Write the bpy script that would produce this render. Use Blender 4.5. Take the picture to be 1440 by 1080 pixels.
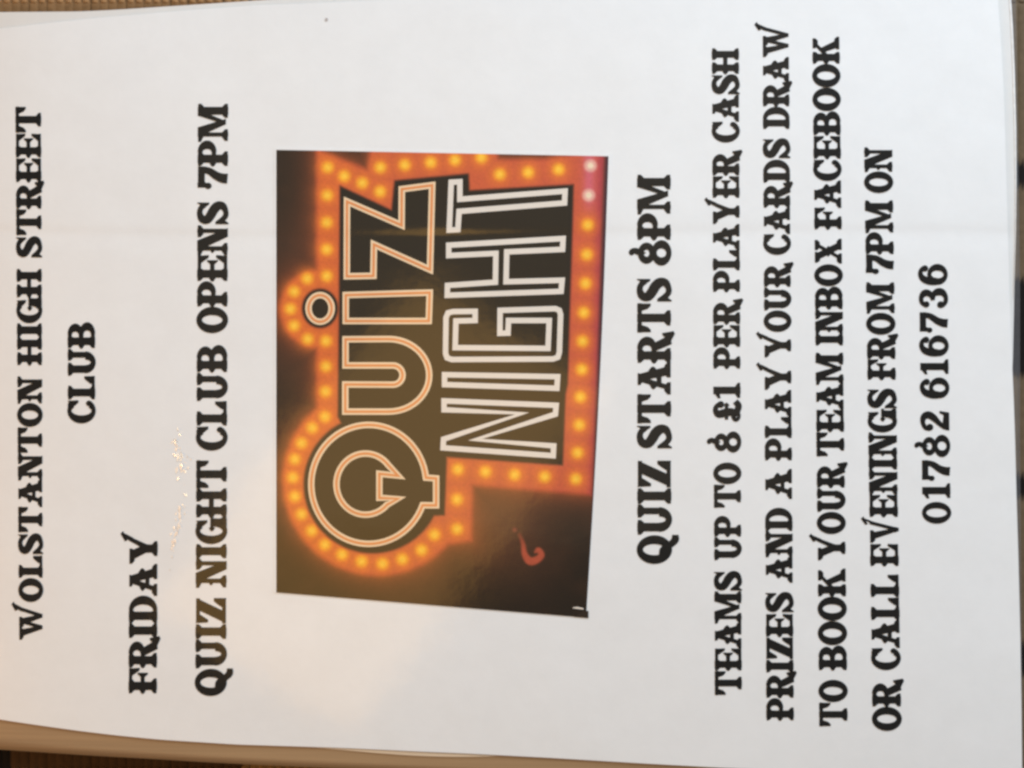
import bpy, math, random
import numpy as np
from mathutils import Vector

random.seed(4)
scene = bpy.context.scene
for o in list(bpy.data.objects):
    bpy.data.objects.remove(o)
COL = scene.collection

# ------------------------------------------------------------------ camera
H = 0.31                                   # camera height above the mat
TANH = 0.4645                              # tan of half the horizontal view angle
K = 2 * TANH / 1440.0
cam = bpy.data.cameras.new('camera')
cam.sensor_width = 36.0
cam.lens = 18.0 / TANH
cam.clip_start = 0.01
cam.clip_end = 20.0
cam_o = bpy.data.objects.new('camera', cam)
COL.objects.link(cam_o)
cam_o.location = (0, 0, H)
cam_o.rotation_euler = (0, 0, 0)
scene.camera = cam_o

# ------------------------------------------------------------------ room light
world = bpy.data.worlds.new('World')
scene.world = world
world.use_nodes = True
wn = world.node_tree
bg = wn.nodes['Background']
bg.inputs['Color'].default_value = (0.91, 0.95, 0.98, 1)
bg.inputs['Strength'].default_value = 0.21


def area_lamp(name, loc, target, size, size_y, power, color, shape='RECTANGLE'):
    L = bpy.data.lights.new(name, 'AREA')
    L.shape = shape
    L.size = size
    L.size_y = size_y
    L.energy = power
    L.color = color
    o = bpy.data.objects.new(name, L)
    COL.objects.link(o)
    o.location = loc
    d = Vector(target) - Vector(loc)
    o.rotation_euler = d.to_track_quat('-Z', 'Y').to_euler()
    return o


# cool daylight from a window beyond the top right corner of the sheet
area_lamp('window_light', (0.40, 0.66, 0.46), (0.02, 0.0, 0), 0.62, 0.40, 10.0, (0.80, 0.905, 1.0))
# warm room light from the left
area_lamp('room_light', (-0.42, -0.12, 0.22), (-0.12, 0.0, 0), 0.14, 0.14, 0.44, (1.0, 0.48, 0.13))
# warm lamp light; its soft reflection is the amber sheen on the plastic
area_lamp('warm_lamp_light', (-0.108, -0.100, 0.62), (-0.05, -0.02, 0), 0.20, 0.36, 0.50, (1.0, 0.53, 0.11))
area_lamp('warm_wall_light', (-0.02, 0.08, 0.62), (-0.02, 0.0, 0), 0.50, 0.42, 0.22, (1.0, 0.80, 0.55))
# lamp added far left just to make the crumpled bit of film glint
area_lamp('glint_light', (-0.95, -0.09, 0.62), (-0.0946, -0.032, 0), 0.07, 0.07, 0.75, (1.0, 0.70, 0.33), 'ELLIPSE')

scene.view_settings.view_transform = 'Standard'
scene.view_settings.look = 'None'
scene.view_settings.exposure = 0.05
scene.view_settings.gamma = 1.0
scene.view_settings.use_curve_mapping = False
scene.render.engine = 'CYCLES'
scene.cycles.pixel_filter_type = 'BLACKMAN_HARRIS'
scene.cycles.filter_width = 2.8            # the phone picture is a little soft


# ------------------------------------------------------------------ helpers
def lin(c):
    c = np.asarray(c, float) / 255.0
    return np.where(c <= 0.04045, c / 12.92, ((c + 0.055) / 1.055) ** 2.4)


def sheet_z(px, py):
    """height (m) of the slightly buckled poster; px, py = millimetres*5 across the sheet"""
    px = np.asarray(px, float)
    py = np.asarray(py, float)
    z = 5.5 + 0 * px
    left = np.clip((170 - px) / 245.0, 0, None)
    z = z - 1.6 * left ** 2 - 1.6 * np.clip((70 - px) / 145.0, 0, None) ** 2                                     # left end bends down
    z = z - 0.9 * np.clip((py - 900) / 260.0, 0, None) ** 2
    z = z + 0.16 * np.sin(px / 150.0 + py / 310.0 + 0.6) * np.sin(py / 170.0 - px / 600.0 + 0.9)
    z = z + 0.05 * np.sin(px / 61.0 - py / 90.0) * np.sin(py / 75.0 + px / 140.0)
    fold = py - 327 - 5 * np.sin(px / 260.0) - 0.004 * px
    z = z - 0.12 * np.exp(-(fold / np.where(fold < 0, 9.0, 19.0)) ** 2)
    return z * 1e-3


def place(px, py, lift=0.0, zf=sheet_z):
    px = np.asarray(px, float)
    py = np.asarray(py, float)
    z = zf(px, py) + lift
    return np.stack([(px - 720) * K * (H - z), (540 - py) * K * (H - z), z], axis=-1)


def sheet_normals(px, py, zf=sheet_z):
    a = place(np.asarray(px) + 1, py, 0, zf) - place(np.asarray(px) - 1, py, 0, zf)
    b = place(px, np.asarray(py) - 1, 0, zf) - place(px, np.asarray(py) + 1, 0, zf)
    n = np.cross(a, b)
    return n / np.linalg.norm(n, axis=-1, keepdims=True)


def link(name, verts, faces, mat, parent=None, normals=None, smooth=False):
    me = bpy.data.meshes.new(name)
    me.from_pydata([tuple(v) for v in verts], [], faces)
    mats = mat if isinstance(mat, (list, tuple)) else [mat]
    for m in mats:
        me.materials.append(m)
    if smooth or normals is not None:
        me.polygons.foreach_set('use_smooth', [True] * len(me.polygons))
    me.update()
    if normals is not None:
        me.normals_split_custom_set_from_vertices([tuple(n) for n in normals])
    o = bpy.data.objects.new(name, me)
    COL.objects.link(o)
    if parent is not None:
        o.parent = parent
    return o


def grid_faces(nr, nc):
    i, j = np.meshgrid(np.arange(nr - 1), np.arange(nc - 1), indexing='ij')
    a = (i * nc + j).ravel()
    return np.stack([a, a + nc, a + nc + 1, a + 1], axis=1).tolist()     # px right, py down -> +z


# ------------------------------------------------------------------ materials
def coated(name, color, rough=0.6, coat=1.0, attr=None, mottling=0.0, fibre=0.0):
    """printed paper pressed under a clear plastic film"""
    m = bpy.data.materials.new(name)
    m.use_nodes = True
    nt = m.node_tree
    p = nt.nodes['Principled BSDF']
    p.inputs['Base Color'].default_value = (*color, 1)
    p.inputs['Roughness'].default_value = rough
    p.inputs['Specular IOR Level'].default_value = 0.12
    p.inputs['Coat Weight'].default_value = coat
    p.inputs['Coat Roughness'].default_value = 0.105
    p.inputs['Coat IOR'].default_value = 1.5
    tc = nt.nodes.new('ShaderNodeTexCoord')
    # wrinkles of the film
    n1 = nt.nodes.new('ShaderNodeTexNoise')
    n1.inputs['Scale'].default_value = 55
    n1.inputs['Detail'].default_value = 1.5
    n1.inputs['Roughness'].default_value = 0.62
    nt.links.new(tc.outputs['Object'], n1.inputs['Vector'])
    n2 = nt.nodes.new('ShaderNodeTexNoise')
    n2.inputs['Scale'].default_value = 480
    n2.inputs['Detail'].default_value = 2
    nt.links.new(tc.outputs['Object'], n2.inputs['Vector'])
    b1 = nt.nodes.new('ShaderNodeBump')
    b1.inputs['Strength'].default_value = 1.0
    b1.inputs['Distance'].default_value = 0.00011
    nt.links.new(n1.outputs['Fac'], b1.inputs['Height'])
    b2 = nt.nodes.new('ShaderNodeBump')
    b2.inputs['Strength'].default_value = 1.0
    b2.inputs['Distance'].default_value = 0.000012
    nt.links.new(n2.outputs['Fac'], b2.inputs['Height'])
    nt.links.new(b1.outputs['Normal'], b2.inputs['Normal'])
    nt.links.new(b2.outputs['Normal'], p.inputs['Coat Normal'])
    src = None
    if attr:
        a = nt.nodes.new('ShaderNodeAttribute')
        a.attribute_name = attr
        src = a.outputs['Color']
        nt.links.new(src, p.inputs['Base Color'])
    if mottling > 0:
        n3 = nt.nodes.new('ShaderNodeTexNoise')
        n3.inputs['Scale'].default_value = 120
        n3.inputs['Detail'].default_value = 8
        n3.inputs['Roughness'].default_value = 0.7
        nt.links.new(tc.outputs['Object'], n3.inputs['Vector'])
        mr = nt.nodes.new('ShaderNodeMapRange')
        mr.inputs['From Min'].default_value = 0.3
        mr.inputs['From Max'].default_value = 0.7
        mr.inputs['To Min'].default_value = 1 - mottling
        mr.inputs['To Max'].default_value = 1 + mottling
        nt.links.new(n3.outputs['Fac'], mr.inputs['Value'])
        mx = nt.nodes.new('ShaderNodeVectorMath')
        mx.operation = 'SCALE'
        if src is not None:
            nt.links.new(src, mx.inputs[0])
        else:
            mx.inputs[0].default_value = color
        nt.links.new(mr.outputs['Result'], mx.inputs['Scale'])
        nt.links.new(mx.outputs['Vector'], p.inputs['Base Color'])
    if fibre > 0:
        n4 = nt.nodes.new('ShaderNodeTexNoise')
        n4.inputs['Scale'].default_value = 260
        n4.inputs['Detail'].default_value = 6
        nt.links.new(tc.outputs['Object'], n4.inputs['Vector'])
        b3 = nt.nodes.new('ShaderNodeBump')
        b3.inputs['Strength'].default_value = 1.0
        b3.inputs['Distance'].default_value = fibre
        nt.links.new(n4.outputs['Fac'], b3.inputs['Height'])
        n7 = nt.nodes.new('ShaderNodeTexNoise')                # soft cockling of the sheet
        n7.inputs['Scale'].default_value = 24
        n7.inputs['Detail'].default_value = 2
        nt.links.new(tc.outputs['Object'], n7.inputs['Vector'])
        b7 = nt.nodes.new('ShaderNodeBump')
        b7.inputs['Strength'].default_value = 1.0
        b7.inputs['Distance'].default_value = 0.0006
        nt.links.new(n7.outputs['Fac'], b7.inputs['Height'])
        nt.links.new(b7.outputs['Normal'], b3.inputs['Normal'])
        nt.links.new(b3.outputs['Normal'], p.inputs['Normal'])
    return m


M_PAPER = coated('white_paper', (0.803, 0.818, 0.834), mottling=0.02, fibre=0.00005)
M_BACK = coated('backing_paper', (0.71, 0.71, 0.705), mottling=0.02, coat=0.5)
M_INK = coated('black_ink', (0.0055, 0.0042, 0.003), mottling=0.35)
M_SPECK = coated('grey_speck', (0.45, 0.41, 0.40))
M_PRINT = coated('colour_print', (0.1, 0.1, 0.1), attr='print', mottling=0.04)
M_CREAM = coated('cream_print', tuple(lin((236, 208, 172))), mottling=0.05)
M_ORANGE = coated('orange_print', tuple(lin((224, 142, 84))), mottling=0.05)
M_WHITE = coated('white_print', tuple(lin((226, 218, 208))), mottling=0.03)
M_RED = coated('red_print', tuple(lin((198, 86, 56))), mottling=0.12)


def film_material(name, color, alpha, rough):
    m = bpy.data.materials.new(name)
    m.use_nodes = True
    nt = m.node_tree
    p = nt.nodes['Principled BSDF']
    p.inputs['Base Color'].default_value = (*color, 1)
    p.inputs['Roughness'].default_value = rough
    p.inputs['Alpha'].default_value = alpha
    tc = nt.nodes.new('ShaderNodeTexCoord')
    mp = nt.nodes.new('ShaderNodeMapping')
    mp.inputs['Scale'].default_value = (6, 420, 1)
    mp.inputs['Rotation'].default_value = (0, 0, 0.07)
    n = nt.nodes.new('ShaderNodeTexNoise')
    n.inputs['Scale'].default_value = 1.6
    n.inputs['Detail'].default_value = 4
    nt.links.new(tc.outputs['Object'], mp.inputs['Vector'])
    nt.links.new(mp.outputs['Vector'], n.inputs['Vector'])
    mr = nt.nodes.new('ShaderNodeMapRange')
    mr.inputs['To Min'].default_value = 0.72
    mr.inputs['To Max'].default_value = 1.28
    nt.links.new(n.outputs['Fac'], mr.inputs['Value'])
    mx = nt.nodes.new('ShaderNodeVectorMath')
    mx.operation = 'SCALE'
    mx.inputs[0].default_value = color
    nt.links.new(mr.outputs['Result'], mx.inputs['Scale'])
    nt.links.new(mx.outputs['Vector'], p.inputs['Base Color'])
    b = nt.nodes.new('ShaderNodeBump')
    b.inputs['Distance'].default_value = 0.0001
    nt.links.new(n.outputs['Fac'], b.inputs['Height'])
    nt.links.new(b.outputs['Normal'], p.inputs['Normal'])
    return m


M_SEAM = film_material('glare_tan_plastic', (0.40, 0.265, 0.145), 0.93, 0.28)  # tan colour stands in for warm lamp reflection on the clear film
M_FILM = film_material('clear_plastic', (0.30, 0.30, 0.32), 0.22, 0.15)

# ------------------------------------------------------------------ the mat underneath (setting)
PITCH = 0.00249


def mat_material():
    m = bpy.data.materials.new('woven_fibre')
    m.use_nodes = True
    nt = m.node_tree
    p = nt.nodes['Principled BSDF']
    p.inputs['Roughness'].default_value = 0.75
    p.inputs['Specular IOR Level'].default_value = 0.12
    a = nt.nodes.new('ShaderNodeAttribute')
    a.attribute_name = 'mat_colour'
    tc = nt.nodes.new('ShaderNodeTexCoord')
    n = nt.nodes.new('ShaderNodeTexNoise')
    n.inputs['Scale'].default_value = 700
    n.inputs['Detail'].default_value = 4
    nt.links.new(tc.outputs['Object'], n.inputs['Vector'])
    mr = nt.nodes.new('ShaderNodeMapRange')
    mr.inputs['To Min'].default_value = 0.72
    mr.inputs['To Max'].default_value = 1.28
    nt.links.new(n.outputs['Fac'], mr.inputs['Value'])
    mx = nt.nodes.new('ShaderNodeVectorMath')
    mx.operation = 'SCALE'
    nt.links.new(a.outputs['Color'], mx.inputs[0])
    nt.links.new(mr.outputs['Result'], mx.inputs['Scale'])
    nt.links.new(mx.outputs['Vector'], p.inputs['Base Color'])
    b = nt.nodes.new('ShaderNodeBump')
    b.inputs['Distance'].default_value = 0.00012
    nt.links.new(n.outputs['Fac'], b.inputs['Height'])
    nt.links.new(b.outputs['Normal'], p.inputs['Normal'])
    return m


def mat_colour_at(x, y):
    """brown, darker brown at the bottom, near-black blocks down the right"""
    px = x / (K * H) + 720
    py = 540 - y / (K * H)
    c = np.array((0.235, 0.130, 0.058))
    if px > 1405:
        c = np.array((0.125, 0.088, 0.052))
        for y0, y1 in ((-60, -25), (228, 262), (392, 528), (668, 700), (905, 950)):
            wav = 2.5 * math.sin(px * 0.9) + 1.5 * math.sin(px * 2.3 + y0)
            e = min(py - y0, y1 - py) + wav
            k = min(max(e / 7.0 + 0.5, 0.0), 1.0)
            c = c * (1 - k) + np.array((0.009, 0.007, 0.006)) * k
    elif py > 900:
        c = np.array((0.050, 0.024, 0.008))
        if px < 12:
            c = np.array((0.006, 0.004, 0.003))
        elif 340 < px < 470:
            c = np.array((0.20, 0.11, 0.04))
    return c


def build_mat():
    """ribbed mat: cords side by side, bound down by rows of pale stitches"""
    V, F, D = [], [], []
    X0, X1, Y0, Y1 = -0.176, 0.176, -0.135, 0.135
    nx = int((X1 - X0) / PITCH)
    rows_y = [0.1079, -0.1084]
    prof = [(-0.5, 0.55), (-0.3, 0.86), (0.0, 1.0), (0.3, 0.86), (0.5, 0.55)]
    ys = np.arange(Y0, Y1, 0.0009)
    for c in range(nx):
        base = len(V)
        cx = X0 + (c + 0.5) * PITCH + random.uniform(-0.05, 0.05) * PITCH
        tone = random.uniform(0.92, 1.08)
        for y in ys:
            dip = sum(math.exp(-((y - r) / 0.0008) ** 2) for r in rows_y)
            for (u, hh) in prof:
                x = cx + u * PITCH
                V.append((x, float(y), -0.0010 + (hh * 0.00042) * (1 - 0.8 * dip) - 0.0001 * dip))
                D.append(mat_colour_at(x, y) * tone * (0.94 if abs(u) > 0.4 else 1.0))
        for i in range(len(ys) - 1):
            for k in range(4):
                a = base + i * 5 + k
                F.append((a, a + 1, a + 6, a + 5))
        for r in rows_y:                                   # a stitch over each cord
            b0 = len(V)
            pale = mat_colour_at(cx, r) * (1.5 if abs(r - 0.1079) < 0.001 and cx < 0.13 else 1.0)
            for i in range(5):
                for k in range(5):
                    uu, vv = (i / 2 - 1), (k / 2 - 1)
                    V.append((cx + uu * PITCH * 0.33, r + vv * 0.00055, -0.00098 + 0.00045 * max(0, 1 - 0.5 * uu * uu - 0.5 * vv * vv)))
                    D.append(pale)
            for i in range(4):
                for k in range(4):
                    a = b0 + i * 5 + k
                    F.append((a, a + 5, a + 6, a + 1))
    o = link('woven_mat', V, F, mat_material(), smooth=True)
    at = o.data.color_attributes.new('mat_colour', 'FLOAT_COLOR', 'POINT')
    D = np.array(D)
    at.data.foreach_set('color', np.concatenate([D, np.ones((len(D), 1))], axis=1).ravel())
    o['kind'] = 'structure'
    # dark table top under the weave
    m = bpy.data.materials.new('dark_wood')
    m.use_nodes = True
    p = m.node_tree.nodes['Principled BSDF']
    n = m.node_tree.nodes.new('ShaderNodeTexNoise')
    n.inputs['Scale'].default_value = 40
    cr = m.node_tree.nodes.new('ShaderNodeValToRGB')
    cr.color_ramp.elements[0].color = (0.016, 0.009, 0.005, 1)
    cr.color_ramp.elements[1].color = (0.035, 0.02, 0.011, 1)
    m.node_tree.links.new(n.outputs['Fac'], cr.inputs['Fac'])
    m.node_tree.links.new(cr.outputs['Color'], p.inputs['Base Color'])
    s = 0.34
    t = link('table_top', [(-s, -s, -0.03), (s, -s, -0.03), (s, s, -0.03), (-s, s, -0.03),
                           (-s, -s, -0.0022), (s, -s, -0.0022), (s, s, -0.0022), (-s, s, -0.0022)],
             [(3, 2, 1, 0), (4, 5, 6, 7), (0, 1, 5, 4), (1, 2, 6, 5), (2, 3, 7, 6), (3, 0, 4, 7)], m)
    t['kind'] = 'structure'


build_mat()

# ------------------------------------------------------------------ sheet outlines
TOP = [(-75, 48), (0, 40), (20, 38), (71, 32), (130, 26), (260, 15), (371, 7), (480, 3), (600, -4), (900, -14), (1440, -22)]
BOT = [(-75, 998), (0, 1012), (60, 1021), (110, 1028), (160, 1034), (220, 1040), (328, 1047), (437, 1050.5), (480, 1052),
       (573, 1056.5), (655, 1060), (760, 1065.5), (900, 1074), (990, 1079), (1150, 1086), (1440, 1095)]
RIGHT = [(-30, 1400), (0, 1403), (50, 1407), (120, 1411), (180, 1413), (300, 1416.5), (400, 1419), (480, 1422), (560, 1425.5),
         (620, 1427.5), (700, 1429.5), (780, 1432), (900, 1435), (1000, 1436.5), (1100, 1437.5)]


def interp(tab, x):
    return np.interp(x, [p[0] for p in tab], [p[1] for p in tab])


def smooth_interp(tab, x):
    return (interp(tab, np.asarray(x) - 14) + interp(tab, x) * 2 + interp(tab, np.asarray(x) + 14)) / 4


def sheet_grid(top, bot, right, x0, zf, nx, ny, lift=0.0):
    u = np.linspace(0, 1, nx)
    v = np.linspace(0, 1, ny)
    xr = 1420.0
    PX = np.zeros((ny, nx))
    PY = np.zeros((ny, nx))
    cols = x0 + (xr - x0) * u
    t = smooth_interp(top, cols)
    b = smooth_interp(bot, cols)
    for i, vv in enumerate(v):
        PY[i] = t + (b - t) * vv
        r = interp(right, PY[i, -1])
        PX[i] = x0 + (r - x0) * u
    return PX, PY


def solid_sheet(name, PX, PY, zf, lift, thick, mat, parent):
    """a sheet with real thickness: top grid, bottom grid and closed rim"""
    ny, nx = PX.shape
    top = place(PX, PY, lift, zf).reshape(-1, 3)
    bot = top - np.array([0, 0, thick])
    n = ny * nx
    F = grid_faces(ny, nx)
    F += [[f[3] + n, f[2] + n, f[1] + n, f[0] + n] for f in F]
    rim = [i for i in range(nx)] + [r * nx + nx - 1 for r in range(1, ny)] + \
          [(ny - 1) * nx + i for i in range(nx - 2, -1, -1)] + [r * nx for r in range(ny - 2, 0, -1)]
    for a, b in zip(rim, rim[1:] + rim[:1]):
        F.append([a, b, b + n, a + n])
    o = link(name, np.concatenate([top, bot]), F, mat, parent)
    sm = [True] * len(o.data.polygons)
    for k in range(2 * (ny - 1) * (nx - 1), len(sm)):
        sm[k] = False
    o.data.polygons.foreach_set('use_smooth', sm)
    e = o.data.edges
    o.data.update()
    at = o.data.attributes.new('sharp_edge', 'BOOLEAN', 'EDGE')
    rs = set()
    for a, b in zip(rim, rim[1:] + rim[:1]):
        rs.add((min(a, b), max(a, b)))
        rs.add((min(a, b) + n, max(a, b) + n))
    at.data.foreach_set('value', [tuple(sorted(x.vertices)) in rs for x in e])
    return o


# ------------------------------------------------------------------ second sheet behind
def back_z(px, py):
    return sheet_z(px, py) - 0.0006


BTOP = [(-75, 19), (0, 17), (110, 16.2), (160, 14), (260, 7.5), (371, 0), (480, -8), (700, -22), (1440, -40)]
BBOT = [(-75, 960), (1440, 1000)]
BRIGHT = [(-60, 1416), (0, 1422), (40, 1424.5), (100, 1427), (180, 1429), (250, 1429.5), (330, 1428.5), (400, 1426.5), (500, 1424.5),
          (560, 1422), (700, 1418), (1100, 1410)]
PX, PY = sheet_grid(BTOP, BBOT, BRIGHT, -78, back_z, 160, 120)
bs = solid_sheet('paper_sheet', PX, PY, back_z, 0, 0.00012, M_BACK, None)
bs['label'] = 'blank white sheet peeking out along the top and right edges behind the quiz poster'
bs['category'] = 'paper'

# ------------------------------------------------------------------ the poster
poster = bpy.data.objects.new('quiz_poster', None)
COL.objects.link(poster)
poster.empty_display_size = 0.02
poster['label'] = 'glossy white quiz night poster with black western lettering and an orange lit picture'
poster['category'] = 'poster'

PX, PY = sheet_grid(TOP, BOT, RIGHT, -75, sheet_z, 400, 300)
paper = solid_sheet('paper', PX, PY, sheet_z, 0, 0.00014, M_PAPER, poster)

# plastic border welded to the lower and right edges
def strip(name, upper, lower, xs, lift_u, lift_l, mat, rows=5):
    V, F = [], []
    for i in range(rows):
        w = i / (rows - 1)
        py = smooth_interp(upper, xs) * (1 - w) + smooth_interp(lower, xs) * w
        V.append(place(xs, py, lift_u * (1 - w) + lift_l * w))
    V = np.array(V).reshape(-1, 3)
    o = link(name, V, grid_faces(rows, len(xs)), mat, poster, smooth=True)
    md = o.modifiers.new('thickness', 'SOLIDIFY')
    md.thickness = 0.00015
    md.offset = -1
    return o


UP = [(x, y - 14) for x, y in BOT]
LOW = [(-75, 1050), (0, 1054), (76, 1059), (137, 1063), (220, 1067.5), (283, 1071.5), (364, 1075.5), (480, 1081), (700, 1090), (1440, 1112)]
strip('plastic_edge', UP, LOW, np.linspace(-75, 1300, 160), -0.0003, -0.0009, M_SEAM)
# pale strip that paints in the plastic's highlight streak beside the paper edge
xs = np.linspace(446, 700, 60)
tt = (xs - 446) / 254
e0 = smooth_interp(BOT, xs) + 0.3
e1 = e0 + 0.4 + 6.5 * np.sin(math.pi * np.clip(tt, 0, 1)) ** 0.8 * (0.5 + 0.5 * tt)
fold = np.array([place(xs, e0, -0.00025), place(xs, e1, -0.00028)]).reshape(-1, 3)  # outline of the painted highlight strip
link('highlight_strip', fold, grid_faces(2, 60), film_material('painted_highlight', (0.78, 0.64, 0.47), 0.85, 0.2), poster, smooth=True)
V, F = [], []
xs = np.linspace(1398, 1432, 8)
ysr = np.linspace(-30, 1095, 120)
r_edge = [(-40, 1428), (200, 1432), (390, 1434.5), (620, 1434.5), (800, 1436), (1100, 1439)]
rows = []
for yv in ysr:
    rr = interp(r_edge, yv)
    rows.append(place(np.linspace(1390, rr, 8), np.full(8, yv), -0.0016))
fo = link('clear_edge', np.array(rows).reshape(-1, 3), grid_faces(120, 8), M_FILM, poster, smooth=True)

# plastic lip along the right edge; near-white colour paints in its lit look
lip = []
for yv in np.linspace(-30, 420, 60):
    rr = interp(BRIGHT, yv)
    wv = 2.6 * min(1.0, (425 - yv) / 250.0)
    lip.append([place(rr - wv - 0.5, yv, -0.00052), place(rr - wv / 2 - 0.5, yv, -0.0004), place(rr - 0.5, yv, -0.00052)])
link('plastic_rim', np.array(lip).reshape(-1, 3), grid_faces(60, 3), film_material('lit_edge_plastic', (0.86, 0.85, 0.84), 0.9, 0.25), poster, smooth=True)

# crumpled streak of film: tiny tilted facets aimed at the added glint lamp
M_FACET = coated('crumpled_film', (0.80, 0.80, 0.80))
M_FACET.node_tree.nodes['Principled BSDF'].inputs['Coat Roughness'].default_value = 0.16
rf = random.Random(11)
path = [(246, 620, 1.0), (249, 634, 1.0), (254, 648, 1.0), (257, 660, 1.0), (262, 651, 0.5), (256, 676, 0.3), (258, 696, 0.3), (254, 713, 0.8), (254, 727, 1.0),
        (250, 740, 1.0), (246, 752, 1.0), (244, 762, 1.0), (243, 776, 0.4), (249, 600, 0.3), (243, 800, 0.2)]
V, F = [], []
for (fx, fy, wgt) in path:
    for q in range(max(1, int(8 * wgt))):
        cx_ = fx + rf.gauss(0, 3.2)
        cy_ = fy + rf.gauss(0, 5.0)
        c_ = place(cx_, cy_, 0.00014)
        tx, ty = -0.315 + rf.gauss(0, 0.025), rf.gauss(0, 0.025)
        r_ = rf.uniform(0.00016, 0.00042) * (0.6 + 0.4 * wgt)
        el, ro = rf.uniform(0.8, 2.0), rf.uniform(-0.9, 0.9)
        b0 = len(V)
        for k in range(7):
            a = 2 * math.pi * k / 7
            ux, uy = r_ * math.cos(a) * rf.uniform(0.7, 1.2), r_ * el * math.sin(a) * rf.uniform(0.7, 1.2)
            dx_, dy_ = ux * math.cos(ro) - uy * math.sin(ro), ux * math.sin(ro) + uy * math.cos(ro)
            V.append((c_[0] + dx_, c_[1] + dy_, c_[2] - dx_ * tx - dy_ * ty))
        F.append(list(range(b0, b0 + 7)))
link('film_wrinkle', V, F, M_FACET, poster)

# speck of dirt
th = np.linspace(0, 2 * math.pi, 10)[:-1]
link('speck', place(459 + 2.2 * np.cos(th), 27.5 - 2.4 * np.sin(th), 0.0001), [list(range(9))], M_SPECK, poster)


# ------------------------------------------------------------------ lettering: a spurred western slab face, drawn stroke by stroke
def cr(pts, closed=False, n=6):
    """Catmull-Rom through points (x, y, w)"""
    P = [np.array(p, float) for p in pts]
    out = []
    m = len(P)
    rng = range(m) if closed else range(m - 1)
    for i in rng:
        p1, p2 = P[i], P[(i + 1) % m]
        p0 = P[(i - 1) % m] if closed or i > 0 else 2 * p1 - p2
        p3 = P[(i + 2) % m] if closed or i + 2 < m else 2 * p2 - p1
        for k in range(n):
            t = k / n
            out.append(0.5 * ((2 * p1) + (-p0 + p2) * t + (2 * p0 - 5 * p1 + 4 * p2 - p3) * t * t + (-p0 + 3 * p1 - 3 * p2 + p3) * t ** 3))
    if not closed:
        out.append(P[-1])
    return out


def sweep(pts):
    """quads of a stroke through (x, y, width)"""
    P = [np.array(p, float) for p in pts]
    L, R = [], []
    for i, p in enumerate(P):
        a = P[max(i - 1, 0)][:2]
        b = P[min(i + 1, len(P) - 1)][:2]
        d = b - a
        d = d / (np.linalg.norm(d) + 1e-9)
        nrm = np.array([-d[1], d[0]])
        L.append(p[:2] + nrm * p[2] / 2)
        R.append(p[:2] - nrm * p[2] / 2)
    return [[L[i], R[i], R[i + 1], L[i + 1]] for i in range(len(P) - 1)]


def curve(*pts):
    return sweep(cr(pts))


def line(x0, y0, x1, y1, w, w2=None):
    return sweep([(x0, y0, w), (x1, y1, w2 or w)])


def hline(x0, y0, x1, y1, w):
    """slanted bar with level ends: w is its width along x"""
    return [[(x0 - w / 2, y0), (x0 + w / 2, y0), (x1 + w / 2, y1), (x1 - w / 2, y1)]]


def box(x0, y0, x1, y1):
    return [[(x0, y0), (x1, y0), (x1, y1), (x0, y1)]]


def disc(x, y, r, r2=None):
    return [[(x + r * math.cos(a), y + (r2 or r) * math.sin(a)) for a in np.linspace(0, 2 * math.pi, 13)[:-1]]]


def foot(x, w, sl=10, sr=10, y=0, up=1, t=9, br=8):
    """bracketed slab serif under (or over) a stem"""
    a, b = x - w / 2, x + w / 2
    pts = [(a - sl, y), (b + sr, y), (b + sr, y + up * t), (b, y + up * (t + br)), (a, y + up * (t + br)), (a - sl, y + up * t)]
    return [pts if up > 0 else pts[::-1]]


def spur(x, y, s=1, r=11, d=12):
    """little thorn on the side of a stem; s=-1 to the left"""
    return [[(x, y - r), (x + s * d * 0.8, y - r * 0.35), (x + s * d, y), (x + s * d * 0.8, y + r * 0.35), (x, y + r)]]


def ring(cx, cy, rx, ry, ix, iy, a0=0, a1=360, n=36):
    out = []
    A = np.radians(np.linspace(a0, a1, n + 1))
    for i in range(n):
        q = []
        for (rr, ss, t) in ((rx, ry, A[i]), (rx, ry, A[i + 1]), (ix, iy, A[i + 1]), (ix, iy, A[i])):
            q.append((cx + rr * math.cos(t), cy + ss * math.sin(t)))
        out.append(q)
    return out


def bowl(x0, yb, yt, xr, tw, tt, k=0.5):
    """right-hand bowl: level runs then a half ellipse"""
    cy = (yb + yt) / 2
    ry = (yt - yb) / 2
    cx = x0 + (xr - x0) * k
    rx = xr - cx
    return ring(cx, cy, rx, ry, rx - tw, ry - tt, -90, 90, 20) + box(x0, yb, cx, yb + tt) + box(x0, yt - tt, cx, yt)


def stem(x, w=27, sl=9, sr=9, sp=True, top=True, bot=True):
    s = box(x - w / 2, 0, x + w / 2, 100)
    if bot:
        s += foot(x, w, sl, sr)
    if top:
        s += foot(x, w, sl, sr, 100, -1)
    if sp:
        s += spur(x - w / 2, 50, -1)
    return s


def wedge(x, y, dx, dy, h=24):
    """triangular arm tip: root on (x, y), growing to h"""
    return [[(x, y), (x + dx, y), (x + dx, y + dy * h), (x + dx * 0.6, y + dy * (h - 2)), (x, y + dy * 9)]]


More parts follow.
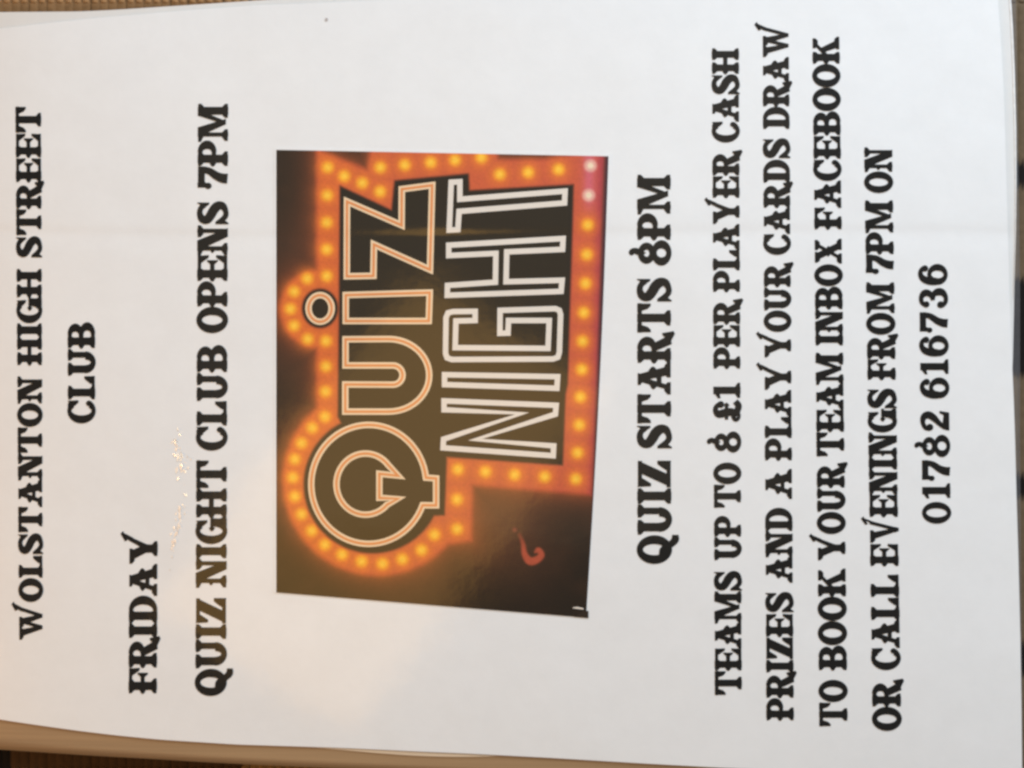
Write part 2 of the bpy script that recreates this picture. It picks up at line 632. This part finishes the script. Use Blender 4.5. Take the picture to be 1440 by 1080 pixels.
G = {}
G['I'] = (46, stem(23, 27, 9, 9, False))
G['H'] = (98, stem(22, 26, 9, 7) + stem(76, 26, 7, 9, False) + box(30, 43, 70, 58))
G['L'] = (84, stem(24, 27, 9, 9, False) + box(24, 0, 82, 11) + wedge(58, 8, 24, 1, 30))
G['T'] = (98, stem(49, 27, 0, 0, False, top=False) + foot(49, 27, 10, 10) + box(2, 88, 96, 100) +
          [[(2, 100), (2, 62), (10, 63), (18, 72), (24, 88), (30, 100)], [(96, 100), (68, 100), (74, 88), (80, 72), (88, 63), (96, 62)]])
G['E'] = (90, stem(24, 27, 9, 4) + box(24, 0, 86, 11) + box(24, 89, 86, 100) + box(30, 44, 56, 57) +
          [[(52, 50), (68, 33), (71, 34), (71, 66), (68, 67)]] +
          [[(60, 9), (86, 6), (88, 36), (80, 35), (70, 20)], [(60, 91), (70, 80), (80, 65), (88, 64), (86, 94)]])
G['F'] = (84, stem(24, 27, 9, 10) + box(24, 89, 82, 100) + box(30, 44, 54, 57) + [[(50, 50), (64, 33), (68, 34), (68, 67), (64, 67)]] +
          [[(58, 91), (66, 80), (76, 64), (84, 63), (82, 94)]])
G['O'] = (90, ring(45, 50, 44, 52, 19, 37))
G['0'] = (82, ring(41, 50, 39, 52, 17, 38))
G['Q'] = (92, ring(45, 50, 44, 52, 20, 37) +
          curve((30, 22, 10), (42, 25, 16), (52, 14, 17), (62, 0, 17), (76, -13, 19), (92, -14, 15)) + disc(34, 26, 8))
G['C'] = (84, ring(45, 50, 44, 52, 19, 40, 48, 315, 30) + [[(60, 100), (70, 100), (74, 96), (80, 101), (82, 64), (74, 64), (64, 78), (56, 88)]] +
          disc(72, 22, 8, 9))
G['G'] = (92, ring(45, 50, 44, 52, 19, 40, 52, 350, 30) + [[(60, 99), (70, 99), (74, 95), (80, 101), (82, 66), (74, 66), (64, 80), (56, 90)]] +
          box(62, 0, 88, 44) + foot(75, 26, 9, 6, 0) + [[(54, 44), (94, 44), (94, 53), (54, 53)]] + spur(56, 48, -1, 9, 10))
G['D'] = (92, stem(24, 27, 9, 2, False) + bowl(24, 0, 100, 90, 26, 12, 0.30))
G['P'] = (86, stem(24, 27, 9, 10) + bowl(24, 40, 100, 85, 25, 13, 0.4))
G['B'] = (92, stem(24, 27, 9, 2) + bowl(24, 0, 56, 91, 26, 13, 0.42) + bowl(24, 46, 100, 86, 25, 13, 0.42))
G['R'] = (98, stem(24, 27, 9, 9) + bowl(24, 44, 100, 85, 25, 13, 0.4) +
          [[(38, 50), (62, 56), (92, 2), (62, -2)], [(66, 2), (96, -12), (104, -8), (98, 24), (90, 20), (84, 12)]])
G['U'] = (96, box(9, 34, 35, 100) + foot(22, 26, 9, 8, 100, -1) + box(64, 34, 84, 100) + foot(74, 20, 9, 9, 100, -1) +
          ring(46.5, 35, 37.5, 37, 12, 22, 180, 360, 22))
G['N'] = (98, box(12, 0, 27, 100) + foot(19, 15, 13, 10) + foot(24, 18, 18, 2, 100, -1) + box(74, 0, 88, 100) + foot(79, 16, 10, 11, 100, -1) +
          [[(12, 100), (48, 100), (89, 0), (60, 0)]] + spur(12, 50, -1, 6, 6))
G['M'] = (122, box(12, 0, 26, 100) + foot(18, 14, 12, 10) + foot(26, 20, 20, 2, 100, -1) + box(88, 0, 114, 100) + foot(101, 26, 9, 9) +
          foot(101, 26, 3, 9, 100, -1) + [[(12, 100), (44, 100), (72, 8), (54, 8)], [(54, 8), (66, 8), (104, 100), (84, 100)]])
G['A'] = (100, [[(10, 2), (26, 2), (58, 98), (40, 98)], [(62, 2), (92, 2), (64, 98), (40, 98)]] + box(24, 28, 76, 42) +
          foot(17, 14, 12, 11) + foot(78, 28, 9, 10) + [[(30, 100), (66, 100), (62, 90), (44, 86), (30, 92)]] +
          spur(32, 52, -1, 13, 17) + spur(75, 54, 1, 13, 13))
G['V'] = (104, [[(12, 98), (42, 98), (62, 2), (48, 2)], [(48, 2), (62, 2), (90, 100), (76, 100)]] + foot(27, 28, 10, 9, 100, -1) +
          [[(72, 88), (86, 88), (102, 126), (86, 119), (92, 116)], [(78, 110), (106, 124), (98, 132), (76, 118)]] + [[(44, 10), (64, 10), (60, -2), (50, -2)]])
G['W'] = (144, [[(12, 98), (40, 98), (56, 2), (42, 2)], [(42, 2), (56, 2), (80, 98), (66, 98)], [(54, 98), (82, 98), (100, 2), (86, 2)],
                [(86, 2), (100, 2), (128, 100), (114, 100)]] + foot(26, 26, 10, 6, 100, -1) + foot(68, 26, 6, 6, 100, -1) +
          [[(110, 88), (124, 88), (142, 126), (124, 119)], [(116, 110), (146, 124), (136, 132), (114, 118)]])
G['Y'] = (108, box(40, 0, 66, 46) + foot(53, 26, 10, 10) + [[(12, 98), (44, 98), (68, 40), (40, 40)], [(48, 40), (66, 36), (94, 102), (80, 102)]] +
          foot(28, 28, 10, 9, 100, -1) + [[(76, 90), (90, 90), (106, 124), (90, 118)], [(82, 110), (110, 124), (102, 132), (80, 118)]])
G['X'] = (104, [[(12, 98), (42, 98), (94, 2), (64, 2)], [(14, 2), (30, 2), (90, 98), (74, 98)]] + foot(27, 24, 8, 8, 100, -1) +
          foot(78, 18, 10, 10, 100, -1) + foot(22, 18, 10, 10) + foot(80, 24, 8, 10) + spur(44, 50, -1, 7, 12) + spur(60, 50, 1, 7, 12))
G['K'] = (100, stem(24, 27, 9, 6) + [[(34, 42), (34, 60), (74, 96), (90, 96)], [(44, 60), (60, 72), (94, 4), (64, 4)]] + foot(80, 16, 10, 9, 100, -1) +
          foot(80, 28, 8, 9))
G['Z'] = (88, box(6, 88, 84, 100) + box(4, 0, 84, 12) + [[(50, 98), (86, 98), (40, 2), (4, 2)]] +
          [[(4, 100), (6, 62), (14, 62), (22, 76), (32, 90)], [(56, 10), (66, 24), (76, 38), (86, 39), (86, 0)]])
G['S'] = (84, curve((70, 78, 13), (58, 91, 14), (40, 94, 15), (22, 86, 22), (19, 70, 26), (34, 57, 27), (54, 46, 28), (67, 32, 27), (66, 16, 22),
                    (50, 6, 14), (32, 6, 14), (16, 20, 14)) +
          [[(60, 92), (72, 92), (76, 101), (78, 101), (78, 64), (72, 64), (64, 78)], [(24, 10), (14, 8), (8, -2), (4, -2), (4, 38), (12, 38), (22, 24)]])
G['1'] = (56, box(17, 0, 43, 100) + foot(30, 26, 13, 13) + [[(17, 100), (43, 100), (30, 84), (17, 80)], [(17, 96), (2, 84), (2, 76), (17, 80)]])
G['2'] = (78, curve((14, 70, 20), (16, 86, 15), (36, 95, 15), (56, 90, 22), (62, 74, 25), (52, 56, 23), (32, 36, 16), (14, 14, 14)) + disc(17, 70, 12) +
          [[(6, 0), (70, 0), (76, 34), (68, 34), (60, 20), (40, 22), (22, 24), (8, 14)]])
G['3'] = (78, curve((14, 78, 14), (24, 91, 14), (42, 94, 15), (58, 84, 23), (60, 70, 23), (50, 57, 16), (34, 52, 11)) +
          curve((34, 52, 11), (54, 49, 18), (64, 34, 26), (62, 18, 24), (46, 6, 15), (26, 7, 14), (12, 20, 14)) + disc(18, 76, 11) + disc(17, 24, 12))
G['6'] = (80, ring(41, 34, 38, 36, 15, 23) + curve((66, 82, 15), (56, 93, 14), (40, 95, 16), (24, 84, 23), (16, 62, 26), (15, 38, 26)) + disc(63, 79, 11))
G['7'] = (76, box(6, 78, 74, 100) + [[(4, 100), (4, 64), (12, 60), (16, 68), (20, 78), (20, 100)]] + disc(9, 66, 9, 10) +
          curve((66, 88, 18), (60, 62, 20), (44, 38, 24), (36, 18, 28), (34, 0, 30)))
G['8'] = (82, ring(41, 27, 40, 29, 17, 17) + ring(40, 73, 33, 25, 14, 11) + curve((40, 86, 12), (44, 98, 16), (48, 110, 15), (44, 121, 14)) + disc(43, 119, 8, 7) +
          [[(32, 92), (48, 92), (41, 76)]])
G['£'] = (84, curve((66, 76, 16), (56, 91, 14), (42, 94, 16), (29, 84, 23), (31, 66, 26), (36, 44, 26), (34, 24, 22), (22, 12, 15)) + disc(64, 74, 11) +
          ring(22, 16, 20, 16, 9, 7) + curve((22, 14, 12), (42, 10, 20), (60, 6, 20), (76, 18, 18)) + box(10, 46, 62, 58) + spur(60, 52, 1, 10, 9))

LINES = [
    # (baseline bottom, baseline top, cap bottom, cap top, y bottom, y top, words (text, start y, end y), label)
    ((59.7, 57.2), (27.4, 22.4), (890, 160), [('WOLSTANTON', 900, 530), ('HIGH', 512.5, 379), ('STREET', 363, 150)], 'WOLSTANTON HIGH STREET'),
    ((133.2, 133.0), (96.2, 95.8), (595, 454), [('CLUB', 595, 453.5)], 'CLUB'),
    ((219.8, 221.2), (181.5, 182.5), (975, 750), [('FRIDAY', 974.6, 748.5)], 'FRIDAY'),
    ((317.2, 320.2), (275.4, 279.2), (978, 148), [('QUIZ', 978.4, 840.7), ('NIGHT', 824.5, 647.3), ('CLUB', 633.3, 485.6), ('OPENS', 468, 282.6), ('7PM', 265, 147.2)],
     'QUIZ NIGHT CLUB OPENS 7PM'),
    ((943.4, 942.3), (897.3, 897.0), (792, 247), [('QUIZ', 792.6, 647.4), ('STARTS', 631.7, 390), ('8PM', 373, 247)], 'QUIZ STARTS 8PM'),
    ((1042.7, 1038.5), (1006, 1001.8), (977, 69), [('TEAMS', 977.4, 802.5), ('UP', 787, 725.8), ('TO', 714, 650.7), ('8', 636, 607), ('£1', 593, 539),
                                               ('PER', 518, 422), ('PLAYER', 410, 213), ('CASH', 200, 68.6)], 'TEAMS UP TO 8 £1 PER PLAYER CASH'),
    ((1115.8, 1108.8), (1078.5, 1073), (1010, 40), [('PRIZES', 1012.6, 832), ('AND', 818, 714), ('A', 700, 661), ('PLAY', 647, 510.7), ('YOUR', 503, 370.7),
                                             ('CARDS', 358, 194), ('DRAW', 181, 32)], 'PRIZES AND A PLAY YOUR CARDS DRAW'),
    ((1191.4, 1180.0), (1153, 1143.2), (1020, 55), [('TO', 1021.4, 956.3), ('BOOK', 942, 801.4), ('YOUR', 788.4, 652), ('TEAM', 641.7, 497), ('INBOX', 485, 335.7),
                                             ('FACEBOOK', 322, 53.4)], 'TO BOOK YOUR TEAM INBOX FACEBOOK'),
    ((1267, 1254), (1228, 1216), (1027, 208), [('OR', 1027.5, 957), ('CALL', 942, 808), ('EVENINGS', 795.6, 546), ('FROM', 533.7, 398), ('7PM', 384.7, 282.8),
                                         ('ON', 271, 207.8)], 'OR CALL EVENINGS FROM 7PM ON'),
    ((1337, 1331.5), (1298, 1292.5), (737, 371), [('01782', 736.9, 577.3), ('616736', 561, 371)], '01782 616736'),
]


def poly_area(q):
    s = 0
    for (x0, y0), (x1, y1) in zip(q, list(q[1:]) + [q[0]]):
        s += x0 * y1 - x1 * y0
    return s


def text_line(base, cap, yr, words, label):
    PXs, PYs, F, LIFT = [], [], [], []
    for (wtxt, ys, ye) in words:
        digits = wtxt.isdigit() and len(wtxt) > 3
        gap = 10.0 if digits else 3.0
        ink = 1.0 if digits else 2.3
        total = sum(G[c][0] for c in wtxt) + gap * (len(wtxt) - 1)
        sc = (ys - ye) / total
        x = 0.0
        for ci, c in enumerate(wtxt):
            wd, polys = G[c]
            for k, q in enumerate(polys):
                q = [(float(a), float(b)) for a, b in q]
                if poly_area(q) < 0:
                    q = q[::-1]
                mx_, my_ = sum(a for a, b in q) / len(q), sum(b for a, b in q) / len(q)
                fat = []
                for a, b in q:                                # ink spread on the paper
                    d = math.hypot(a - mx_, b - my_) + 1e-6
                    fat.append((a + (a - mx_) / d * ink, b + (b - my_) / d * ink))
                q = fat
                b0 = len(PXs)
                for (gx, gy) in q:
                    py = ys - (x + gx) * sc
                    t = (py - yr[0]) / (yr[1] - yr[0])
                    bx = base[0] + (base[1] - base[0]) * t
                    cx = cap[0] + (cap[1] - cap[0]) * t
                    PXs.append(bx + (cx - bx) * gy / 100.0)
                    PYs.append(py)
                    LIFT.append(0.00009 + 0.0000011 * (k % 40) + 0.0000004 * (ci % 2))
                F.append(list(range(b0, b0 + len(q))))
            x += wd + gap
    V = place(PXs, PYs, np.array(LIFT))
    o = link('text_line', V, F, M_INK, poster, normals=sheet_normals(PXs, PYs))
    o['label'] = 'black printed line reading ' + label
    return o


for (base, cap, yr, words, lab) in LINES:
    text_line(base, cap, yr, words, lab)

# ------------------------------------------------------------------ the printed picture (measured in a 2.88x enlargement)
ZS = 2.88


def zx(x):
    return 380 + np.asarray(x, float) / ZS


def zy(y):
    return 200 + np.asarray(y, float) / ZS


B = 921.6            # the lower half was measured from its own origin
picture = None


def seg_d(X, Y, pts, closed=False):
    d = np.full(X.shape, 1e9)
    n = len(pts)
    for i in range(n if closed else n - 1):
        (x0, y0), (x1, y1) = pts[i], pts[(i + 1) % n]
        dx, dy = x1 - x0, y1 - y0
        t = np.clip(((X - x0) * dx + (Y - y0) * dy) / (dx * dx + dy * dy + 1e-9), 0, 1)
        d = np.minimum(d, np.hypot(X - x0 - t * dx, Y - y0 - t * dy))
    return d


def poly_sd(X, Y, pts):
    inside = np.zeros(X.shape, bool)
    n = len(pts)
    for i in range(n):
        (x0, y0), (x1, y1) = pts[i], pts[(i + 1) % n]
        c = ((y0 > Y) != (y1 > Y)) & (X < (x1 - x0) * (Y - y0) / (y1 - y0 + 1e-9) + x0)
        inside ^= c
    d = seg_d(X, Y, pts, True)
    return np.where(inside, -d, d)


def sstep(a, b, x):
    t = np.clip((x - a) / (b - a), 0, 1)
    return t * t * (3 - 2 * t)


def vnoise(X, Y, s, seed):
    rs = np.random.RandomState(seed)
    T = rs.rand(64, 64)
    u, v = X / s, Y / s
    i, j = np.floor(u).astype(int), np.floor(v).astype(int)
    fu, fv = u - i, v - j
    fu, fv = fu * fu * (3 - 2 * fu), fv * fv * (3 - 2 * fv)
    g = lambda a, b: T[a % 64, b % 64]
    return (g(i, j) * (1 - fu) + g(i + 1, j) * fu) * (1 - fv) + (g(i, j + 1) * (1 - fu) + g(i + 1, j + 1) * fu) * fv


qc = (435, 450 + B)
OUT = [(188, 10), (212, 38), (392, 110), (410, 10), (905, 10), (925, 70), (1110, 68), (1345, 30), (1352, 60), (1340, 400), (1330, 900), (1318, 200 + B),
       (1300, 506 + B), (820, 468 + B), (815, 692 + B), (705, 710 + B), (640, 600 + B), (430, 500 + B), (188, 200 + B)]
INN = [(283, 178), (492, 276), (504, 156), (803, 128), (806, 196), (1228, 172), (1222, 400), (1212, 700), (1204, 979), (1195, 100 + B), (1184, 386 + B),
       (714, 352 + B), (705, 588 + B), (660, 590 + B), (430, 500 + B), (275, 190 + B), (279, 700)]
BULBS = [(233, 102), (300, 137), (373, 165), (445, 200), (446, 102), (545, 92), (650, 82), (749, 72), (855, 62), (930, 130), (1045, 122), (1168, 110),
         (1286, 335), (1282, 455), (1277, 572), (1270, 690), (1265, 806), (1262, 920), (231, 215), (229, 325), (229, 434), (229, 542), (150, 552),
         (97, 605), (82, 675), (97, 743), (152, 797), (226, 805), (226, 908)] + \
        [(x, y + B) for x, y in [(224, 88), (222, 190), (170, 235), (127, 297), (100, 362), (92, 436), (100, 513), (127, 585), (168, 652), (222, 708),
                                 (291, 748), (370, 776), (455, 785), (535, 767), (613, 730), (665, 668), (757, 645), (757, 525), (760, 403), (872, 413),
                                 (990, 425), (1112, 433), (1238, 442), (1245, 336), (1252, 223), (1256, 110)]]
PALE = [(1297, 95), (1290, 215)]


def picture_colour(X, Y):
    def mix(a, b, t):
        return a * (1 - t[..., None]) + b * t[..., None]
    d_o = poly_sd(X, Y, OUT)
    d_o = np.minimum(d_o, np.hypot(X - qc[0], Y - qc[1]) - 384)
    d_o = np.minimum(d_o, np.hypot(X - 200, Y - 675) - 160)
    d_i = poly_sd(X, Y, INN)
    d_i = np.minimum(d_i, np.hypot((X - 415), Y - (464 + B)) - 278)
    d_i = np.minimum(d_i, np.hypot(X - 202, (Y - 673) * 0.92) - 72)
    n1 = vnoise(X, Y, 130, 1) * 0.6 + vnoise(X, Y, 50, 2) * 0.4
    n2 = vnoise(X, Y, 6, 3)
    dark = np.zeros(X.shape + (3,)) + np.array((32, 22, 9.0))
    dark = mix(dark, np.array((62, 38, 20.0)), np.clip(n1 * 1.3 - 0.55, 0, 1) * 0.7)
    # smoky red haze of the printed night scene
    for (hx, hy, r, amt) in ((930, 600 + B, 190, 0.75), (60, 420, 150, 0.3), (60, 900, 130, 0.3), (600, 830 + B, 200, 0.35), (1050, 760 + B, 160, 0.3)):
        dark = mix(dark, np.array((98, 58, 40.0)), amt * np.exp(-(np.hypot(X - hx, Y - hy) / r) ** 2))
    glow = np.exp(-np.clip(d_o, 0, None) / 58.0)
    col = mix(dark, np.array((150, 72, 38.0)), 0.85 * glow)
    band = np.zeros(X.shape + (3,)) + np.array((200, 92, 54.0))
    band = mix(band, np.array((196, 84, 62.0)), sstep(700, 1350, X) * 0.7)
    band = mix(band, np.array((212, 102, 44.0)), sstep(500, 60, X) * 0.8)
    band = mix(band, np.array((170, 62, 44.0)), 0.35 * sstep(-16, 0, d_o))
    # the print drifts to magenta along its right edge
    edge = sstep(1300, 1350, X + (Y - 60) * 0.022)
    band = mix(band, np.array((150, 40, 76.0)), 0.55 * edge)
    col = mix(col, band, sstep(15, -12, d_o))
    db = np.full(X.shape, 1e9)
    for bx, by in BULBS:
        db = np.minimum(db, np.hypot(X - bx, Y - by))
    on = sstep(2, 14, d_i)
    col = mix(col, np.array((238, 132, 40.0)), on * 0.85 * np.exp(-(db / 42.0) ** 2))
    col = mix(col, np.array((247, 176, 44.0)), on * 0.95 * sstep(36, 10, db))
    col = mix(col, np.array((252, 200, 66.0)), on * 0.9 * sstep(20, 2, db))
    dp = np.full(X.shape, 1e9)
    for bx, by in PALE:
        dp = np.minimum(dp, np.hypot(X - bx, (Y - by)))
    col = mix(col, np.array((214, 110, 170.0)), 0.45 * np.exp(-(((X - 1292) / 26.0) ** 2)) * sstep(330, 200, Y))
    col = mix(col, np.array((228, 176, 160.0)), 0.9 * sstep(34, 18, dp))
    col = mix(col, np.array((238, 222, 190.0)), 0.9 * sstep(18, 6, dp))
    inner = np.zeros(X.shape + (3,)) + np.array((33, 25, 11.0))
    inner = mix(inner, np.array((30, 22, 14.0)), sstep(-26, 0, d_i) * 0.8)
    col = mix(col, inner, sstep(8, -7, d_i))
    # blurred red question mark lying in the print
    qd = np.full(X.shape, 1e9)
    qm = cr([(1010, 668 + B, 7), (1024, 705 + B, 9), (1030, 745 + B, 12), (1050, 774 + B, 16), (1078, 770 + B, 15), (1098, 750 + B, 13), (1086, 730 + B, 11),
             (1074, 738 + B, 5)])
    for a in qm:
        qd = np.minimum(qd, np.hypot(X - a[0], Y - a[1]) - a[2])
    col = mix(col, np.array((186, 84, 58.0)), 0.9 * sstep(6, -6, qd) * (0.45 + 0.55 * sstep(660 + B, 730 + B, Y)))
    col = mix(col, np.array((150, 74, 56.0)), 0.7 * sstep(16, 2, np.hypot(X - 990, Y - 648 - B)))
    # thin dark violet rim at the right and dark upper left corner
    col = mix(col, np.array((58, 26, 44.0)), 0.85 * sstep(1346, 1366, X + (Y - 60) * 0.036))
    col = col * (0.965 + 0.07 * n2[..., None])
    return lin(np.clip(col, 0, 255))


# picture corners follow the crooked crop of the original
NR, NC = 640, 480
v = np.linspace(0, 1, NR)[:, None]
u = np.linspace(0, 1, NC)[None, :]
tl, tr, br, bl = (25, 31), (1370, 57), (1279, 1004 + B), (25, 902 + B)
XX = (tl[0] * (1 - u) + tr[0] * u) * (1 - v) + (bl[0] * (1 - u) + br[0] * u) * v
XX = XX + 14 * u * np.sin(math.pi * v) * 0.6
YY = (tl[1] * (1 - u) + tr[1] * u) * (1 - v) + (bl[1] * (1 - u) + br[1] * u) * v
COLR = picture_colour(XX, YY)
PPX, PPY = zx(XX), zy(YY)
picture = link('picture', place(PPX, PPY, 0.00016).reshape(-1, 3), grid_faces(NR, NC), M_PRINT, poster, smooth=True)
ca = picture.data.color_attributes.new('print', 'FLOAT_COLOR', 'POINT')
ca.data.foreach_set('color', np.concatenate([COLR.reshape(-1, 3), np.ones((NR * NC, 1))], axis=1).ravel())
picture['label'] = 'dark printed picture of glowing orange bulbs framing the words quiz night'

# pale edge of the pasted photograph
nb = 420
vb = np.linspace(0, 1, nb)[:, None]
ub = np.linspace(0, 1, nb)[None, :]
q = [(14, 22), (1398, 48), (1296, 1008 + B), (14, 905 + B)]
bX = (q[0][0] * (1 - ub) + q[1][0] * ub) * (1 - vb) + (q[3][0] * (1 - ub) + q[2][0] * ub) * vb + 14 * ub * np.sin(math.pi * vb) * 0.6
bY = (q[0][1] * (1 - ub) + q[1][1] * ub) * (1 - vb) + (q[3][1] * (1 - ub) + q[2][1] * ub) * vb
solid_sheet('picture_border', zx(bX)[:, ::6], zy(bY)[:, ::6], sheet_z, 0.00008, 0.00007, M_PAPER, poster)
# the dark tab at the picture's lower right corner
tabx, taby = zx([1272, 1289, 1289, 1230]), zy([975 + B, 977 + B, 1006 + B, 1001 + B])
link('dark_tab', place(tabx[::-1], taby[::-1], 0.00018), [[0, 1, 2, 3]], coated('dark_print', tuple(lin((46, 34, 22)))), picture)


def ribbon(paths, width, lift, mat, name, parent=None):
    """closed outlines of constant width with mitred corners, in enlargement units"""
    PXs, PYs, F, LZ = [], [], [], []
    for pts in paths:
        n = len(pts)
        P = [np.array(p, float) for p in pts]
        edge = []
        for i in range(n):
            a, b, c = P[i - 1], P[i], P[(i + 1) % n]
            d1 = (b - a) / (np.linalg.norm(b - a) + 1e-9)
            d2 = (c - b) / (np.linalg.norm(c - b) + 1e-9)
            n1, n2 = np.array([-d1[1], d1[0]]), np.array([-d2[1], d2[0]])
            mv = n1 + n2
            mv = mv / (np.linalg.norm(mv) + 1e-9)
            ln = min(1.0 / max(np.dot(mv, n1), 0.2), 2.6)
            edge.append([b - mv * ln * width / 2, b + mv * ln * width / 2])
        for i in range(n):
            j = (i + 1) % n
            m = max(1, int(np.linalg.norm(P[j] - P[i]) / 22))         # short pieces follow the buckled paper
            for t in range(m):
                w0, w1 = t / m, (t + 1) / m
                q4 = [edge[i][0] * (1 - w0) + edge[j][0] * w0, edge[i][1] * (1 - w0) + edge[j][1] * w0,
                      edge[i][1] * (1 - w1) + edge[j][1] * w1, edge[i][0] * (1 - w1) + edge[j][0] * w1]
                if poly_area([(p[0], -p[1]) for p in q4]) < 0:
                    q4 = q4[::-1]
                b0 = len(PXs)
                for p in q4:
                    PXs.append(float(zx(p[0])))
                    PYs.append(float(zy(p[1])))
                    LZ.append(lift + 0.0000008 * ((i * 5) % 13))
                F.append([b0, b0 + 1, b0 + 2, b0 + 3])
    return link(name, place(PXs, PYs, np.array(LZ)), F, mat, parent or picture, normals=sheet_normals(PXs, PYs))


def arc(cx, cy, rx, ry, a0, a1, n):
    return [(cx + rx * math.cos(math.radians(a)), cy + ry * math.sin(math.radians(a))) for a in np.linspace(a0, a1, n)]


Z_ = [(311, 240), (532, 336), (533, 190), (656, 174), (647, 516), (420, 414), (418, 541), (310, 543)]
I_ = [(306, 619), (646, 609), (642, 724), (306, 724)]
DOT = arc(202, 673, 47, 54, 0, 350, 36)
U_ = [(305, 798)] + arc(480, 944, 164, 147, -90, 90, 25) + [(304, 1091), (304, 981)] + arc(497, 943, 39, 39, 90, -90, 15) + [(305, 904)]
Q_ = arc(399, 464 + B, 233, 241, 20.5, 353.5, 64) + [(672, 440 + B), (672, 549 + B)]
QI = arc(386, 463 + B, 117, 122, 33, 333, 44) + [(513, 424 + B), (442, 421 + B), (442, 518 + B), (513, 522 + B)]
# inner opening closes on itself with two sharp beaks beside the tail
QI = arc(386, 463 + B, 118, 124, 42, 322, 40) + [(518, 429 + B), (442, 421 + B), (442, 519 + B), (518, 522 + B)]
quiz = [Z_, I_, DOT, U_, Q_, QI]
l1 = ribbon(quiz, 26, 0.00021, M_CREAM, 'neon_lettering')
l1['label'] = 'cream and orange outlined letters reading QUIZ'
ribbon(quiz, 9, 0.00025, M_ORANGE, 'orange_line', picture)
T_ = [(733, 162), (768, 160), (768, 231), (1194, 198), (1192, 246), (765, 280), (760, 354), (725, 356)]
H_ = [(723, 417), (1186, 390), (1184, 434), (958, 444), (955, 565), (1182, 559), (1178, 604), (717, 620), (718, 580), (912, 567), (914, 450), (723, 459)]
G_ = [(830, 685), (740, 686), (720, 691), (712, 710), (710, 855), (716, 873), (735, 880), (1145, 878), (1165, 871), (1171, 850), (1176, 698), (1171, 681),
      (1155, 674), (931, 681), (930, 774), (963, 773), (965, 722), (1130, 722), (1125, 835), (749, 832), (752, 724), (830, 722)]
I2 = [(706, 20 + B), (1164, 28 + B), (1161, 75 + B), (706, 60 + B)]
N_ = [(704, 126 + B), (1158, 144 + B), (1155, 180 + B), (830, 283 + B), (1148, 308 + B), (1146, 348 + B), (700, 316 + B), (702, 281 + B), (1020, 177 + B),
      (704, 162 + B)]
l2 = ribbon([T_, H_, G_, I2, N_], 22, 0.00021, M_WHITE, 'white_lettering')
l2['label'] = 'white outlined letters reading NIGHT'

# the tiny white caption dash of the print
dash = zx([1226, 1244, 1270, 1268, 1226]), zy([962 + B, 960 + B, 966 + B, 971 + B, 966 + B])
link('white_mark', place(dash[0][::-1], dash[1][::-1], 0.00021), [[0, 1, 2, 3, 4]], M_WHITE, picture)
